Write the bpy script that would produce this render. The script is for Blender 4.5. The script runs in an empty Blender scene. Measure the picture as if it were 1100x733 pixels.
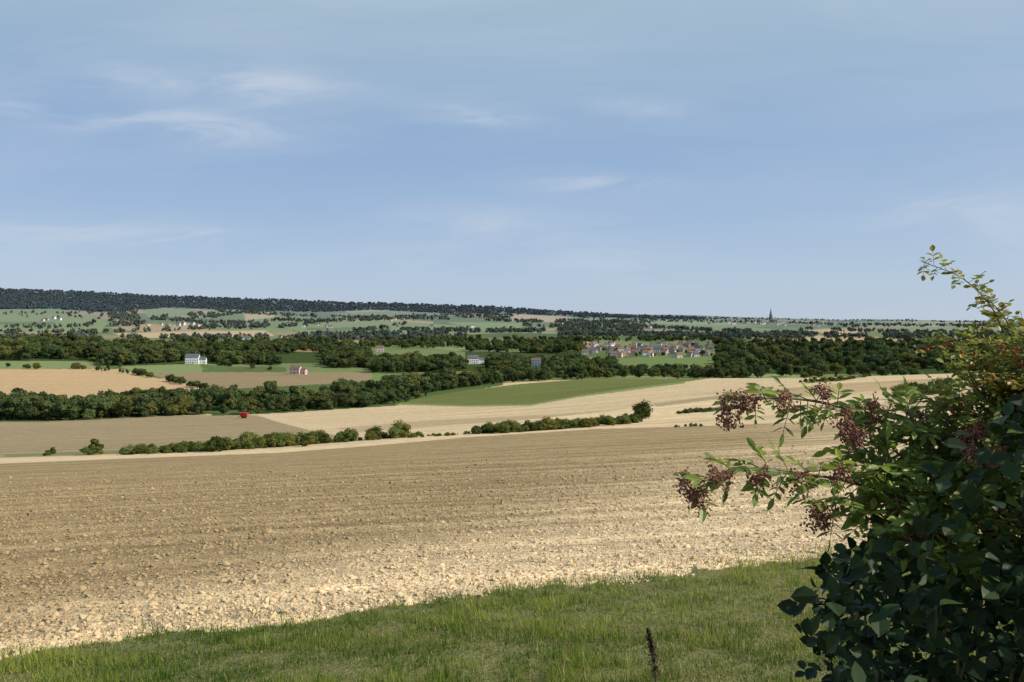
import bpy, math, numpy as np
from mathutils import Vector, Matrix, noise as mnoise
rng=np.random.default_rng(7)
scene=bpy.context.scene
scene.view_settings.view_transform='Standard'
scene.view_settings.look='None'
scene.view_settings.exposure=0
EYE=1.7            # eye height over the grass bank
F=856.0            # camera focal length in image pixels (column u / row v), horizon = 340
HZ=340.0
# ------------------------------------------------------------------ terrain set by image pixel rows per image column and depth
U=np.array([-300,-150,5,150,300,450,600,750,900,1050,1250,1400.])
rows=[
 (2,   [151,151,145,140,135,131,127,122,116,110,103,103]),
 (12,  [151,151,145,140,135,131,127,122,116,110,103,103]),
 (30,  [151,151,145,140,135,130,125.5,120,113,106,99,99]),
]
def W(v,d): return v-HZ-1455.0/d
vrows=[
 (60,  [513,513,509,504,499,493,488,482,475,468,462,462]),
 (125, [501,501,497,492,486,478,470,463,456,448,442,442]),
 (160, [493,493,490,485,479,471,463,456,448,440,434,434]),
 (250, [471,471,470,468,464,457,449,441,430,422,416,416]),
 (380, [451,451,451,451,449,442,432,420,410,403,399,399]),
 (440, [440,440,440,440,440,436,424,411,405,399.5,396,396]),
 (600, [418,418,418,418,420,424,413,405.5,407,404,400,400]),
 (800, [397,397,397,400,404,408,405,408,408,405,402,402]),
 (1000,[388,388,388,389,394,396,396,398,398,396,394,394]),
 (1400,[373,373,373,374,376,378,378,380,380,380,379,379]),
 (1900,[362,362,363,364,364,365,365,366,366,366,366,366]),
 (2600,[350,350,352,353,355,355,355,356,356,356,356,356]),
 (3500,[335,335,338,341,345,346,348,350.5,351,352,353,353]),
 (4500,[318,318,321,327,333,336,342,346,347,349,350,350]),
 (5300,[307,308,310.5,316.0,321.5,325,335,343,345.5,347.5,349,349]),
 (7000,[314,314,316,320,324,329,335.5,341,343.5,346,348,348]),
 (9000,[322,322,322,324,327,331,335.5,340,342,345,347,347]),
 (15000,[332,332,332,332,332,334,338,341.5,343,345.5,347,347]),
]
Dk=[r[0] for r in rows]+[r[0] for r in vrows]
Wt=np.array([r[1] for r in rows]+[[W(v,r[0]) for v in r[1]] for r in vrows],float)
LD=np.linspace(math.log(2),math.log(15000),800)
UG=np.linspace(-300,1400,341)
tmp=np.array([np.interp(UG,U,row) for row in Wt])
G=np.array([np.interp(LD,np.log(Dk),tmp[:,j]) for j in range(len(UG))]).T   # (800,341)
def gsm(A,sig,axis):
    k=int(3*sig); x=np.arange(-k,k+1); w=np.exp(-x*x/(2*sig*sig)); w/=w.sum()
    P=np.pad(A,[(k,k) if a==axis else (0,0) for a in range(2)],mode='edge')
    out=np.zeros_like(A)
    for i,wi in enumerate(w):
        sl=[slice(None)]*2; sl[axis]=slice(i,i+A.shape[axis]); out+=wi*P[tuple(sl)]
    return out
G=gsm(G,5,0); G=gsm(G,9,1)
# gentle swells along the skyline ridge
_lg=np.exp(LD)[:,None]; G+=np.clip((_lg-3000)/2000,0,1)*(np.sin(UG/37.)*.55+np.sin(UG/91.+1.)*.8+np.sin(UG/17.+2)*.25)[None,:]*-1
def wval(u,d):
    a=(np.log(np.clip(d,2,14990))-LD[0])/(LD[1]-LD[0]); b=(np.clip(u,-299,1399)-UG[0])/(UG[1]-UG[0])
    i=np.clip(a.astype(int),0,len(LD)-2); j=np.clip(b.astype(int),0,len(UG)-2); fa=a-i; fb=b-j
    return (G[i,j]*(1-fa)*(1-fb)+G[i+1,j]*fa*(1-fb)+G[i,j+1]*(1-fa)*fb+G[i+1,j+1]*fa*fb)
def image_row(u,d): return HZ+wval(u,d)+1455.0/d  # image pixel row of the ground at image column u, depth d
def zg(u,d):   # ground height, grass at the viewer = 0
    return -wval(u,d)/F*d
def world(u,d):
    u=np.asarray(u,float); d=np.asarray(d,float)
    return np.stack([(u-550)/F*d,d,zg(u,d)],-1)
def at(u,v,d): return Vector(((u-550)/F*d, d, EYE-(v-HZ)/F*d))
def find_d(u,v,dmin,dmax):
    ds=np.exp(np.linspace(math.log(dmin),math.log(dmax),260)); vv=image_row(np.full(260,u,float),ds)
    k=np.argmax(vv<=v)
    if vv[k]>v: return None
    return ds[k]
def inpoly(u,v,P):
    c=np.zeros(np.shape(u),bool); n=len(P)
    for i in range(n):
        x1,y1=P[i]; x2,y2=P[(i+1)%n]
        if y1==y2: continue
        c^=((y1>v)!=(y2>v))&(u<(x2-x1)*(v-y1)/(y2-y1)+x1)
    return c
def vnoise(x,y,seed=0):
    r=np.random.default_rng(seed); T=r.random((256,256))
    xi=np.floor(x).astype(int); yi=np.floor(y).astype(int); fx=x-xi; fy=y-yi
    fx=fx*fx*(3-2*fx); fy=fy*fy*(3-2*fy)
    g=lambda a,b:T[a%256,b%256]
    return g(xi,yi)*(1-fx)*(1-fy)+g(xi+1,yi)*fx*(1-fy)+g(xi,yi+1)*(1-fx)*fy+g(xi+1,yi+1)*fx*fy
# ------------------------------------------------------------------ mesh helpers
def np_mesh(name,verts,loops,sizes,mats=(),mat_idx=None,colors=None,smooth=False,extra=None):
    me=bpy.data.meshes.new(name)
    verts=np.asarray(verts,np.float32); loops=np.asarray(loops,np.int32).ravel(); sizes=np.asarray(sizes,np.int32)
    me.vertices.add(len(verts)); me.vertices.foreach_set('co',verts.ravel())
    if len(sizes):
        me.loops.add(len(loops)); me.loops.foreach_set('vertex_index',loops)
        me.polygons.add(len(sizes)); st=np.concatenate([[0],np.cumsum(sizes)[:-1]]).astype(np.int32)
        me.polygons.foreach_set('loop_start',st); me.polygons.foreach_set('loop_total',sizes)
        if mat_idx is not None: me.polygons.foreach_set('material_index',np.asarray(mat_idx,np.int32))
        me.polygons.foreach_set('use_smooth',np.full(len(sizes),smooth))
    for m in mats: me.materials.append(m)
    if colors is not None:
        a=me.attributes.new('col','FLOAT_COLOR','POINT')
        c=np.ones((len(verts),4),np.float32); c[:,:3]=colors; a.data.foreach_set('color',c.ravel())
    if extra:
        for k,arr in extra.items():
            a=me.attributes.new(k,'FLOAT','POINT'); a.data.foreach_set('value',np.asarray(arr,np.float32))
    me.update(calc_edges=True); 
    return me
def link(name,me,parent=None,coll=None):
    o=bpy.data.objects.new(name,me); (coll or scene.collection).objects.link(o)
    if parent: o.parent=parent
    return o
def frames(ydir,roll=None,up=None):
    y=ydir/np.linalg.norm(ydir,axis=1,keepdims=True)
    h=np.tile([0,0,1.0],(len(y),1)) if up is None else up
    x=np.cross(y,h); ln=np.linalg.norm(x,axis=1,keepdims=True); x=np.where(ln<1e-3,np.array([[1,0,0.]]),x/np.maximum(ln,1e-6))
    z=np.cross(x,y)
    if roll is not None:
        c=np.cos(roll)[:,None]; s=np.sin(roll)[:,None]; x,z=x*c+z*s,z*c-x*s
    return np.stack([x,y,z],2)   # columns
def batch(tv,faces,R,pos,sc):
    tv=np.asarray(tv,float); n=len(tv); N=len(pos)
    sc=np.asarray(sc,float)
    if sc.ndim==1: sc=np.repeat(sc[:,None],3,1)
    v=np.einsum('nij,nkj->nki',R,tv[None]*sc[:,None,:])+pos[:,None,:]
    fl=np.concatenate([np.array(f) for f in faces]); sz=np.array([len(f) for f in faces])
    L=(fl[None]+(np.arange(N)*n)[:,None]).ravel()
    return v.reshape(-1,3),L,np.tile(sz,N)
def merge(parts):
    V=[];L=[];S=[];M=[];off=0
    for i,(v,l,s,m) in enumerate(parts):
        V.append(v);L.append(np.asarray(l)+off);S.append(s);M.append(np.full(len(s),m));off+=len(v)
    return np.concatenate(V),np.concatenate(L),np.concatenate(S),np.concatenate(M)
def tube(pts,rads,k=6):
    pts=np.array([list(p) for p in pts],float); n=len(pts)
    t=np.gradient(pts,axis=0); R=frames(t,up=np.tile([0.13,0.21,0.97],(n,1)))
    a=np.arange(k)/k*2*np.pi
    ring=np.stack([np.cos(a),np.zeros(k),np.sin(a)],1)
    v=np.einsum('nij,kj->nki',R,ring)*np.array(rads)[:,None,None]+pts[:,None,:]
    L=[]
    for i in range(n-1):
        for j in range(k):
            j2=(j+1)%k; L+= [i*k+j,i*k+j2,(i+1)*k+j2,(i+1)*k+j]
    return v.reshape(-1,3),np.array(L),np.full((n-1)*k,4)
def smoothpath(P,m=8):
    P=np.array([list(p) for p in P],float); n=len(P); out=[]
    Q=np.vstack([2*P[0]-P[1],P,2*P[-1]-P[-2]])
    for i in range(n-1):
        p0,p1,p2,p3=Q[i:i+4]
        for t in np.linspace(0,1,m,endpoint=False):
            out.append(.5*((2*p1)+(-p0+p2)*t+(2*p0-5*p1+4*p2-p3)*t*t+(-p0+3*p1-3*p2+p3)*t**3))
    out.append(P[-1]); return np.array(out)
# ------------------------------------------------------------------ materials
class NT:
    def __init__(s,name):
        s.m=bpy.data.materials.new(name); s.m.use_nodes=True; s.t=s.m.node_tree; s.n=s.t.nodes; s.l=s.t.links
        s.b=s.n['Principled BSDF']; s.out=s.n['Material Output']; s.b.inputs['Roughness'].default_value=.9
        s.b.inputs['Specular IOR Level'].default_value=.2
    def a(s,ty,**k):
        n=s.n.new(ty)
        for kk,vv in k.items(): setattr(n,kk,vv)
        return n
    def noise(s,scale,detail=3,rough=.6,vec=None,mapscale=None,rotz=0):
        n=s.a('ShaderNodeTexNoise'); n.inputs['Scale'].default_value=scale; n.inputs['Detail'].default_value=detail; n.inputs['Roughness'].default_value=rough
        if vec is None:
            vec=s.a('ShaderNodeNewGeometry').outputs['Position']
        if mapscale is not None:
            mp=s.a('ShaderNodeMapping'); mp.inputs['Rotation'].default_value=(0,0,rotz)
            s.l.new(vec,mp.inputs['Vector'])
            vm=s.a('ShaderNodeVectorMath',operation='MULTIPLY'); vm.inputs[1].default_value=mapscale
            s.l.new(mp.outputs[0],vm.inputs[0]); vec=vm.outputs[0]
        s.l.new(vec,n.inputs['Vector']); return n.outputs['Fac']
    def ramp(s,fac,a,b,lo=0.,hi=1.):
        n=s.a('ShaderNodeMapRange'); n.inputs['From Min'].default_value=a; n.inputs['From Max'].default_value=b
        n.inputs['To Min'].default_value=lo; n.inputs['To Max'].default_value=hi; s.l.new(fac,n.inputs['Value']); return n.outputs[0]
    def mul(s,c,f):  # colour * scalar
        n=s.a('ShaderNodeVectorMath',operation='SCALE'); s.l.new(c,n.inputs[0])
        if hasattr(f,'links'): s.l.new(f,n.inputs['Scale'])
        else: n.inputs['Scale'].default_value=f
        return n.outputs[0]
    def math(s,op,a,b):
        n=s.a('ShaderNodeMath',operation=op)
        for i,x in enumerate((a,b)):
            if hasattr(x,'links'): s.l.new(x,n.inputs[i])
            else: n.inputs[i].default_value=x
        return n.outputs[0]
    def mix(s,f,a,b):
        n=s.a('ShaderNodeMix',data_type='RGBA')
        for key,x in ((0,f),(6,a),(7,b)):
            if hasattr(x,'links'): s.l.new(x,n.inputs[key])
            else: n.inputs[key].default_value=x if key==0 else (*x,1)
        return n.outputs[2]
    def attr(s,name,out='Color',ty='GEOMETRY'): return s.a('ShaderNodeAttribute',attribute_name=name,attribute_type=ty).outputs[out]
    def base(s,c): s.l.new(c,s.b.inputs['Base Color'])
    def matte(s,c,normal=None):   # plain diffuse surface, cheaper than the full shader
        d=s.a('ShaderNodeBsdfDiffuse'); s.l.new(c,d.inputs['Color']); 
        if normal is not None: s.l.new(normal,d.inputs['Normal'])
        s.n.remove(s.b); s.l.new(d.outputs[0],s.out.inputs['Surface']); return d
    def bumpn(s,h,st,dist=.05):
        n=s.a('ShaderNodeBump'); n.inputs['Strength'].default_value=st; n.inputs['Distance'].default_value=dist
        s.l.new(h,n.inputs['Height']); return n.outputs[0]
def plain(name,c,rough=.85,var=.25,scale=1.5,metal=0):
    t=NT(name); n=t.noise(scale,2); t.base(t.mul(t.mix(0,c,c),t.ramp(n,.3,.7,1-var,1+var))); t.b.inputs['Roughness'].default_value=rough; t.b.inputs['Metallic'].default_value=metal
    return t.m
# ground
g=NT('ground_soil_and_meadow'); col=g.attr('col'); soil=g.attr('soil','Fac'); rowi=g.attr('rows','Fac')
ROT=math.radians(-12)
n1=g.noise(.35,4,.75); n2=g.noise(9,3,.85)
n5=g.noise(2.2,2,.8)
st1=g.noise(1.0,1,.6,mapscale=(.010,1.0,.0),rotz=ROT)
st2=g.noise(1.0,2,.7,mapscale=(.004,.20,.0),rotz=ROT)
f=g.ramp(n1,.28,.72,.80,1.18)
fs=g.math('MULTIPLY',g.ramp(n2,.30,.70,.55,1.40),g.ramp(n5,.3,.7,.72,1.26))
fs=g.math('ADD',1.0,g.math('MULTIPLY',g.math('SUBTRACT',fs,1.0),soil))
fr=g.math('MULTIPLY',g.ramp(st1,.35,.65,.70,1.27),g.ramp(st2,.35,.65,.86,1.13))
fr=g.math('ADD',1.0,g.math('MULTIPLY',g.math('SUBTRACT',fr,1.0),rowi))
g.matte(g.mul(g.mul(g.mul(col,f),fs),fr),g.bumpn(n2,.6,.09))
M_ground=g.m
def leafmat(name,c1,c2,transl=.3,rough=.55,objrand=False,spec=.3,useattr=False,matte=False):
    t=NT(name)
    if useattr: c=t.attr('col')
    else:
        r0=t.a('ShaderNodeObjectInfo').outputs['Random']; c=t.mix(r0,c1,c2)
    if objrand:
        r=t.math('FRACT',t.math('MULTIPLY',r0,13.7),0.0)
        c=t.mul(c,t.ramp(r,0,1,.58,1.42)); 
        r2=t.math('FRACT',t.math('MULTIPLY',r0,7.31),0.0)
        c=t.mix(t.ramp(r2,.55,1,0,.8),c,(c2[0]*1.75,c2[1]*1.3,c2[2]*.95))
    if matte:
        d=t.a('ShaderNodeBsdfDiffuse'); t.l.new(c,d.inputs['Color']); t.n.remove(t.b); surf=d.outputs[0]
    else:
        t.base(c); t.b.inputs['Roughness'].default_value=rough; t.b.inputs['Specular IOR Level'].default_value=spec; surf=t.b.outputs[0]
    if transl>0:
        tr=t.a('ShaderNodeBsdfTranslucent'); t.l.new(t.mul(c,1.5),tr.inputs['Color'])
        mx=t.a('ShaderNodeMixShader'); mx.inputs[0].default_value=transl
        t.l.new(surf,mx.inputs[1]); t.l.new(tr.outputs[0],mx.inputs[2]); surf=mx.outputs[0]
    t.l.new(surf,t.out.inputs['Surface'])
    return t.m
M_leafA=leafmat('tree_foliage',(.062,.086,.034),(.094,.122,.044),.2,.7,True,.1,matte=True)
M_leafF=leafmat('hazed_forest_foliage',(.082,.108,.094),(.105,.130,.104),0,.8,True,.05,matte=True)  # aerial haze put into the leaf colour: paler and bluer
M_leafR=leafmat('hazed_ridge_foliage',(.072,.098,.112),(.086,.110,.116),0,.8,False,.05,matte=True)  # bluer still, stands in for haze over the far ridge
M_leafH=leafmat('hedge_foliage',(.085,.11,.03),(.125,.15,.045),.2,.7,True,.1,matte=True)
M_bark=plain('bark',(.12,.10,.075),.9,.3,6)
# ------------------------------------------------------------------ terrain mesh
us=np.arange(-200,1301,1.7); nd=820
ds=np.exp(np.linspace(math.log(2.2),math.log(14800),nd))
UU,DD=np.meshgrid(us,ds); VV=image_row(UU,DD)
X=(UU-550)/F*DD; Y=DD; Z=zg(UU,DD)
cream=np.array([.58,.435,.255]); tan=np.array([.48,.345,.195]); brown=np.array([.32,.24,.135]); orange=np.array([.49,.335,.18])
grn=np.array([.125,.160,.060]); lgrn=np.array([.205,.240,.100]); dgrn=np.array([.06,.085,.03]); crop=np.array([.155,.165,.055])
C=np.zeros(UU.shape+(3,)); SO=np.zeros(UU.shape); RW=np.zeros(UU.shape)
sr=np.random.default_rng(3)
NS=420; sd=np.exp(sr.uniform(math.log(750),math.log(14000),NS)); su=sr.uniform(-250,1350,NS)
pal=[lgrn,grn,grn*1.2,lgrn*.85,crop*1.2,tan*.85,lgrn,grn*.8,dgrn*1.5,tan*.7]
pc=np.array([pal[sr.integers(len(pal))]*sr.uniform(.8,1.15) for _ in range(NS)])
i0=np.argmax(ds>700)
best=np.full((nd-i0,len(us)),1e9); bi=np.zeros((nd-i0,len(us)),int)
lx=UU[i0:]/75; ly=np.log(DD[i0:])*9
for k in range(NS):
    q=np.abs(lx-su[k]/75)+np.abs(ly-math.log(sd[k])*9+.35*(lx-su[k]/75)); m=q<best; best[m]=q[m]; bi[m]=k
C[i0:]=pc[bi]; 
EDGEU=[-200,5,120,300,480,640,870,1000,1300]; EDGEV=[712,700,688,668,648,629,598,584,560]
FARU=[-200,5,130,300,400,500,640,750,870,1030,1300]; FARV=[504,498,493,486.5,479,470,461,458,453,444,430]
def edge_v(u,x,d): return np.interp(u,EDGEU,EDGEV)+((vnoise(x*.9,d*.9,5)-.5)*16+(vnoise(x*4,d*4,6)-.5)*9)
ve=edge_v(UU,X,Y); vf=np.interp(UU,FARU,FARV)
near=DD<720
C[near]=cream; SO[near]=.6; RW[near]=.7
def paint(P,c,soil=0.,rows=0.,dmin=300,dmax=15000):
    m=inpoly(UU,VV,P)&(DD>dmin)&(DD<dmax); C[m]=c; SO[m]=soil; RW[m]=rows
bm=np.array([.345,.248,.132]); cm=np.array([.68,.51,.30])
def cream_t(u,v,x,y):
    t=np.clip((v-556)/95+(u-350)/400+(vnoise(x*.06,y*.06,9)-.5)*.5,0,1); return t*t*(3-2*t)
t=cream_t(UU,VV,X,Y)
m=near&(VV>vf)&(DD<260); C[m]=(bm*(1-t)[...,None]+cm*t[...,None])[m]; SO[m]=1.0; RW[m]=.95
m=near&(VV>ve)&(DD<30); C[m]=np.array([.16,.155,.06]); SO[m]=.35; RW[m]=0
m=near&(VV<=vf)&(VV>vf-4)&(DD>60); C[m]=cream*1.12; SO[m]=.4
paint([(-250,499),(5,492),(130,488),(220,484),(300,477),(372,470),(335,463),(300,454),(275,446),(-250,450)],np.array([.32,.245,.14]),.6,.5,100,420)
paint([(5,491),(130,487.5),(220,484),(350,476),(350,474),(220,480),(130,484),(5,488)],np.array([.2,.2,.09]),.2,0,100,300)
paint([(300,447),(430,437),(570,436),(700,430),(690,436),(560,446),(430,452),(330,456)],cream*.97,.3,.9,200,700)
paint([(360,460),(460,452),(600,445),(700,437),(800,428),(800,431),(700,441),(600,449),(470,458),(380,465)],cream*.76,.3,.5,150,700)
paint([(560,452),(760,430),(880,420),(960,432),(860,444),(700,452)],cream*1.12,.3,.6,150,600)
paint([(770,424),(900,412),(1100,402),(1100,408),(930,421),(800,432)],tan*.95,.3,.6,200,600)
paint([(700,434),(780,424),(870,416),(870,418),(780,428),(705,437)],brown*1.2,.3,.4,200,600)
paint([(930,445),(1100,420),(1250,410),(1250,404),(1100,404),(960,425)],cream*.9,.3,.6,150,600)
paint([(725,444),(745,439),(800,436),(800,439),(760,443)],grn,.0,.0,150,600)
paint([(862,412),(880,407),(935,404),(900,410)],grn*1.3,0,0,250,640)
paint([(-250,395),(5,396.5),(130,396.5),(150,402),(228,420),(228,445),(-250,445)],orange,.2,.5,410,900)
paint([(158,402),(215,400),(400,400),(400,412),(240,420),(225,419)],np.array([.27,.205,.115]),.2,.5,410,1200)
paint([(228,419),(400,410),(540,410),(540,414),(470,425),(425,436),(300,444),(228,447)],dgrn*1.5,.2,0,360,900)
paint([(-250,455),(5,455),(100,451),(200,446),(270,443.5),(300,443),(400,436),(430,433),(400,424),(300,431),(200,436),(100,440),(-250,443)],dgrn*1.5,.2,0,360,700)
paint([(425,434),(455,427),(500,419.5),(560,412.5),(620,408),(700,404),(775,402),(770,405.5),(735,410.5),(680,417),(620,425.5),(570,434.5),(500,436)],crop,.2,.9,300,760)
paint([(425,435),(500,437),(570,436),(620,427),(680,419),(735,412),(735,410),(680,416.5),(620,425),(570,434),(500,435.5),(430,433)],lgrn,.1,.0,300,700)
paint([(-250,388),(95,388),(98,396.5),(-250,396)],lgrn,0,0,700,1200)
paint([(128,394),(215,390),(218,400),(152,402)],lgrn*1.0,0,0,700,1200)
woodfloor=dgrn*.9
def wood(P,dmin,dmax): paint(P,woodfloor,0,0,dmin,dmax)
for P in [[(-250,368),(110,368),(110,388),(-250,388)],[(100,374),(400,380),(400,390),(215,391),(100,394)]]: wood(P,800,2400)
paint([(392,378),(440,376),(512,377),(515,388),(460,389),(400,386)],lgrn*.8,0,0,900,2400)
wood([(500,378),(625,378),(640,398),(400,400),(400,390),(500,391)],800,2400)
paint([(662,386),(700,382),(775,383),(770,398),(668,397)],grn*1.2,0,0,800,1600)
wood([(770,374),(1100,370),(1300,370),(1300,402),(770,402)],800,2400)
paint([(845,366),(880,360.5),(930,361),(960,364),(935,367)],tan,0,0,1500,3200)
for P,c in [
 ([(-250,336),(100,338),(115,346),(110,357),(-250,357)],lgrn),
 ([(-250,345),(60,346),(60,349),(-250,350)],grn),
 ([(120,358),(285,355),(295,361),(140,363.5)],tan*1.05),
 ([(150,332),(205,331.5),(228,339),(160,341)],lgrn),
 ([(225,340),(262,336),(262,344),(228,347)],grn*1.1),
 ([(262,338),(292,335),(296,341),(264,344)],tan),
 ([(300,348),(400,344),(500,350),(560,357),(470,361),(330,360)],lgrn),
 ([(330,352),(420,352),(420,354.5),(330,355)],grn),
 ([(355,337),(460,333),(475,338),(365,342)],lgrn*.9),
 ([(480,346),(560,347),(560,356),(500,352)],grn*1.6),
 ([(540,337),(590,336),(612,341),(600,345.5),(555,343)],orange),
 ([(700,348),(790,350),(860,356),(720,358)],lgrn*.9),
 ([(866,355),(900,352.5),(935,356),(900,360)],orange),
 ([(935,352),(1060,350),(1300,352),(1300,358),(945,357)],lgrn)]:
    paint(P,c,0,0,1600,6000)
ridge=[(-250,300),(5,305),(150,312),(300,316),(450,320),(600,330),(760,340),(760,344),(620,341),(540,336.5),(475,337),(400,333),(340,336),(250,333),(180,331),(110,336),(60,332),(-250,334)]
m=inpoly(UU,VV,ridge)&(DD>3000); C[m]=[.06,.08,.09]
hz=np.clip((DD-1300)/6500,0,.55)[...,None]; C=C*(1-hz)+np.array([.205,.245,.265])*hz  # aerial haze painted into the ground colour, growing with distance
nu=len(us)
V=np.stack([X,Y,Z],-1).reshape(-1,3)
ii,jj=np.meshgrid(np.arange(nd-1),np.arange(nu-1),indexing='ij')
a=(ii*nu+jj).ravel(); quads=np.stack([a,a+1,a+nu+1,a+nu],1)
Cf=C.reshape(-1,3); SOf=SO.ravel(); RWf=RW.ravel()
th0=math.atan2((us[-1]-550)/F,1); th1=math.atan2((us[0]-550)/F,1)+2*math.pi
ths=np.linspace(th0,th1,90)
r0=ds/math.cos(th0); zr=Z[:,-1]; r1=ds/math.cos(th1); zl=Z[:,0]
BV=[];BC=[]
w=np.linspace(0,1,90)
for k in range(90):
    r=r0*(1-w[k])+r1*w[k]; z=zr*(1-w[k])+zl*w[k]
    BV.append(np.stack([r*math.sin(ths[k]),r*math.cos(ths[k]),z],1)); BC.append(C[:,-1]*(1-w[k])+C[:,0]*w[k])
BV=np.array(BV).transpose(1,0,2).reshape(-1,3); BC=np.array(BC).transpose(1,0,2).reshape(-1,3)
ii,jj=np.meshgrid(np.arange(nd-1),np.arange(89),indexing='ij'); a=(ii*90+jj).ravel()+len(V)
q2=np.stack([a,a+1,a+91,a+90],1)
ncap=len(V)+len(BV); capc=np.array([[0,0,0.0]])
idx=np.concatenate([np.arange(nu),len(V)+np.arange(90)]); tri=np.stack([idx,np.full(len(idx),ncap),np.roll(idx,-1)],1)
L=np.concatenate([quads.ravel(),q2.ravel(),tri.ravel()]); S=np.concatenate([np.full(len(quads)+len(q2),4),np.full(len(tri),3)])
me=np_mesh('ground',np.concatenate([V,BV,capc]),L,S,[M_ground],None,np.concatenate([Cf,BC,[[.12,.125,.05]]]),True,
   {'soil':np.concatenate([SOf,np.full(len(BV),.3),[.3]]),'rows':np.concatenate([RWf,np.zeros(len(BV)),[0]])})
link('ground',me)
# ------------------------------------------------------------------ instancing through geometry nodes
def gn_scatter(name,pts,rotz,scl,idx,protos,tilt=None,tone=None):
    me=np_mesh(name,pts,[],[])
    a=me.attributes.new('scl','FLOAT_VECTOR','POINT'); s3=np.asarray(scl,np.float32)
    if s3.ndim==1: s3=np.repeat(s3[:,None],3,1)
    a.data.foreach_set('vector',s3.ravel())
    a=me.attributes.new('idx','INT','POINT'); a.data.foreach_set('value',np.asarray(idx,np.int32))
    if tone is not None: a=me.attributes.new('tone','FLOAT','POINT'); a.data.foreach_set('value',np.asarray(tone,np.float32))
    e=np.zeros((len(pts),3),np.float32) if tilt is None else np.array(tilt,np.float32); e[:,2]=rotz
    a=me.attributes.new('rot','FLOAT_VECTOR','POINT'); a.data.foreach_set('vector',e.ravel())
    o=link(name,me); ng=bpy.data.node_groups.new(name+'_gn','GeometryNodeTree')
    ng.interface.new_socket('Geometry',in_out='INPUT',socket_type='NodeSocketGeometry'); ng.interface.new_socket('Geometry',in_out='OUTPUT',socket_type='NodeSocketGeometry')
    N=ng.nodes; gi=N.new('NodeGroupInput'); go=N.new('NodeGroupOutput'); iop=N.new('GeometryNodeInstanceOnPoints'); ci=N.new('GeometryNodeCollectionInfo')
    ci.inputs['Collection'].default_value=protos; ci.inputs['Separate Children'].default_value=True; ci.inputs['Reset Children'].default_value=True
    def na(n,ty):
        x=N.new('GeometryNodeInputNamedAttribute'); x.data_type=ty; x.inputs['Name'].default_value=n
        return [q for q in x.outputs if q.enabled and q.name=='Attribute'][0]
    e2r=N.new('FunctionNodeEulerToRotation'); lk=ng.links.new
    lk(gi.outputs[0],iop.inputs['Points']); lk(ci.outputs[0],iop.inputs['Instance']); iop.inputs['Pick Instance'].default_value=True
    lk(na('idx','INT'),iop.inputs['Instance Index']); lk(na('rot','FLOAT_VECTOR'),e2r.inputs[0]); lk(e2r.outputs[0],iop.inputs['Rotation']); lk(na('scl','FLOAT_VECTOR'),iop.inputs['Scale'])
    lk(iop.outputs[0],go.inputs[0]); md=o.modifiers.new('scatter','NODES'); md.node_group=ng
    return o
import bmesh
def ico(sub):
    bm=bmesh.new(); bmesh.ops.create_icosphere(bm,subdivisions=sub,radius=1); v=np.array([list(x.co) for x in bm.verts]); f=[[x.index for x in p.verts] for p in bm.faces]; bm.free(); return v,f
I1=ico(1); I2=ico(2)
def rand_unit(r,n):
    v=r.normal(size=(n,3)); return v/np.linalg.norm(v,axis=1,keepdims=True)
def tree_proto(name,seed,H,Wd,base,nlobe,nleaf,lsz,mat,coll,pointy=0.):
    r=np.random.default_rng(seed); parts=[]
    if base>.3:
        tp=[(0,0,-.8),(r.normal()*.1,r.normal()*.1,base),(r.normal()*.25,r.normal()*.25,H*.55),(r.normal()*.3,r.normal()*.3,H*.85)]
        parts.append((*tube(smoothpath(tp,3),np.linspace(.32,.06,10)),1))
    lob=[]
    for i in range(nlobe):
        hh=r.uniform(0,1); zc=base+ (H-base)*(.2+.68*hh); prof=math.sin(math.pi*min(1,max(.12,(.25+.62*hh))))**(.8+pointy)
        a=r.uniform(0,2*math.pi); rr=Wd*.5*prof*r.uniform(.25,.85)
        c=np.array([rr*math.cos(a),rr*math.sin(a),zc]); R=Wd*r.uniform(.11,.27)*(1-.35*pointy*hh); lob.append((c,R))
        if base>.3: parts.append((*tube([(0,0,zc*.55),tuple(c*[.5,.5,.85]),tuple(c)],[.12,.07,.03],4),1))
    A=np.array([l[1]**2 for l in lob]); A/=A.sum(); ch=r.choice(nlobe,nleaf,p=A); cc=np.array([l[0] for l in lob])[ch]; RR=np.array([l[1] for l in lob])[ch]
    dirs=rand_unit(r,nleaf); dirs[:,2]=np.where(r.random(nleaf)<.4,np.abs(dirs[:,2]),dirs[:,2])
    rad=RR*r.uniform(.65,1.22,nleaf)**.8; pos=cc+dirs*rad[:,None]*np.array([1,1,.82])
    pos[:,2]=np.maximum(pos[:,2],.15)
    nrm=dirs+rand_unit(r,nleaf)*.75; R=frames(nrm,r.uniform(0,6.28,nleaf))
    q=[(-.5,0,-.35),(.1,0,-.55),(.55,.1,0),(.15,0,.5),(-.45,.08,.3)]
    parts.append((*batch(q,[[0,1,2,3,4]],R,pos,lsz*r.uniform(.6,1.4,nleaf)),0))
    for c,Rr in lob:
        vv=I1[0]*Rr*.74*np.array([1,1,.82])*(1+.25*r.normal(size=(len(I1[0]),1))*.6)+c; vv[:,2]=np.maximum(vv[:,2],.05)
        parts.append((vv,np.array(I1[1]).ravel(),np.full(len(I1[1]),3),0))
    Vv,Ll,Ss,Mm=merge(parts); me=np_mesh(name,Vv,Ll,Ss,[mat,M_bark],Mm); return link(name,me,coll=coll)
cA=bpy.data.collections.new('broadleaf_tree_kinds'); cF=bpy.data.collections.new('forest_tree_kinds'); cR=bpy.data.collections.new('ridge_tree_kinds'); cH=bpy.data.collections.new('shrub_kinds')
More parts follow.
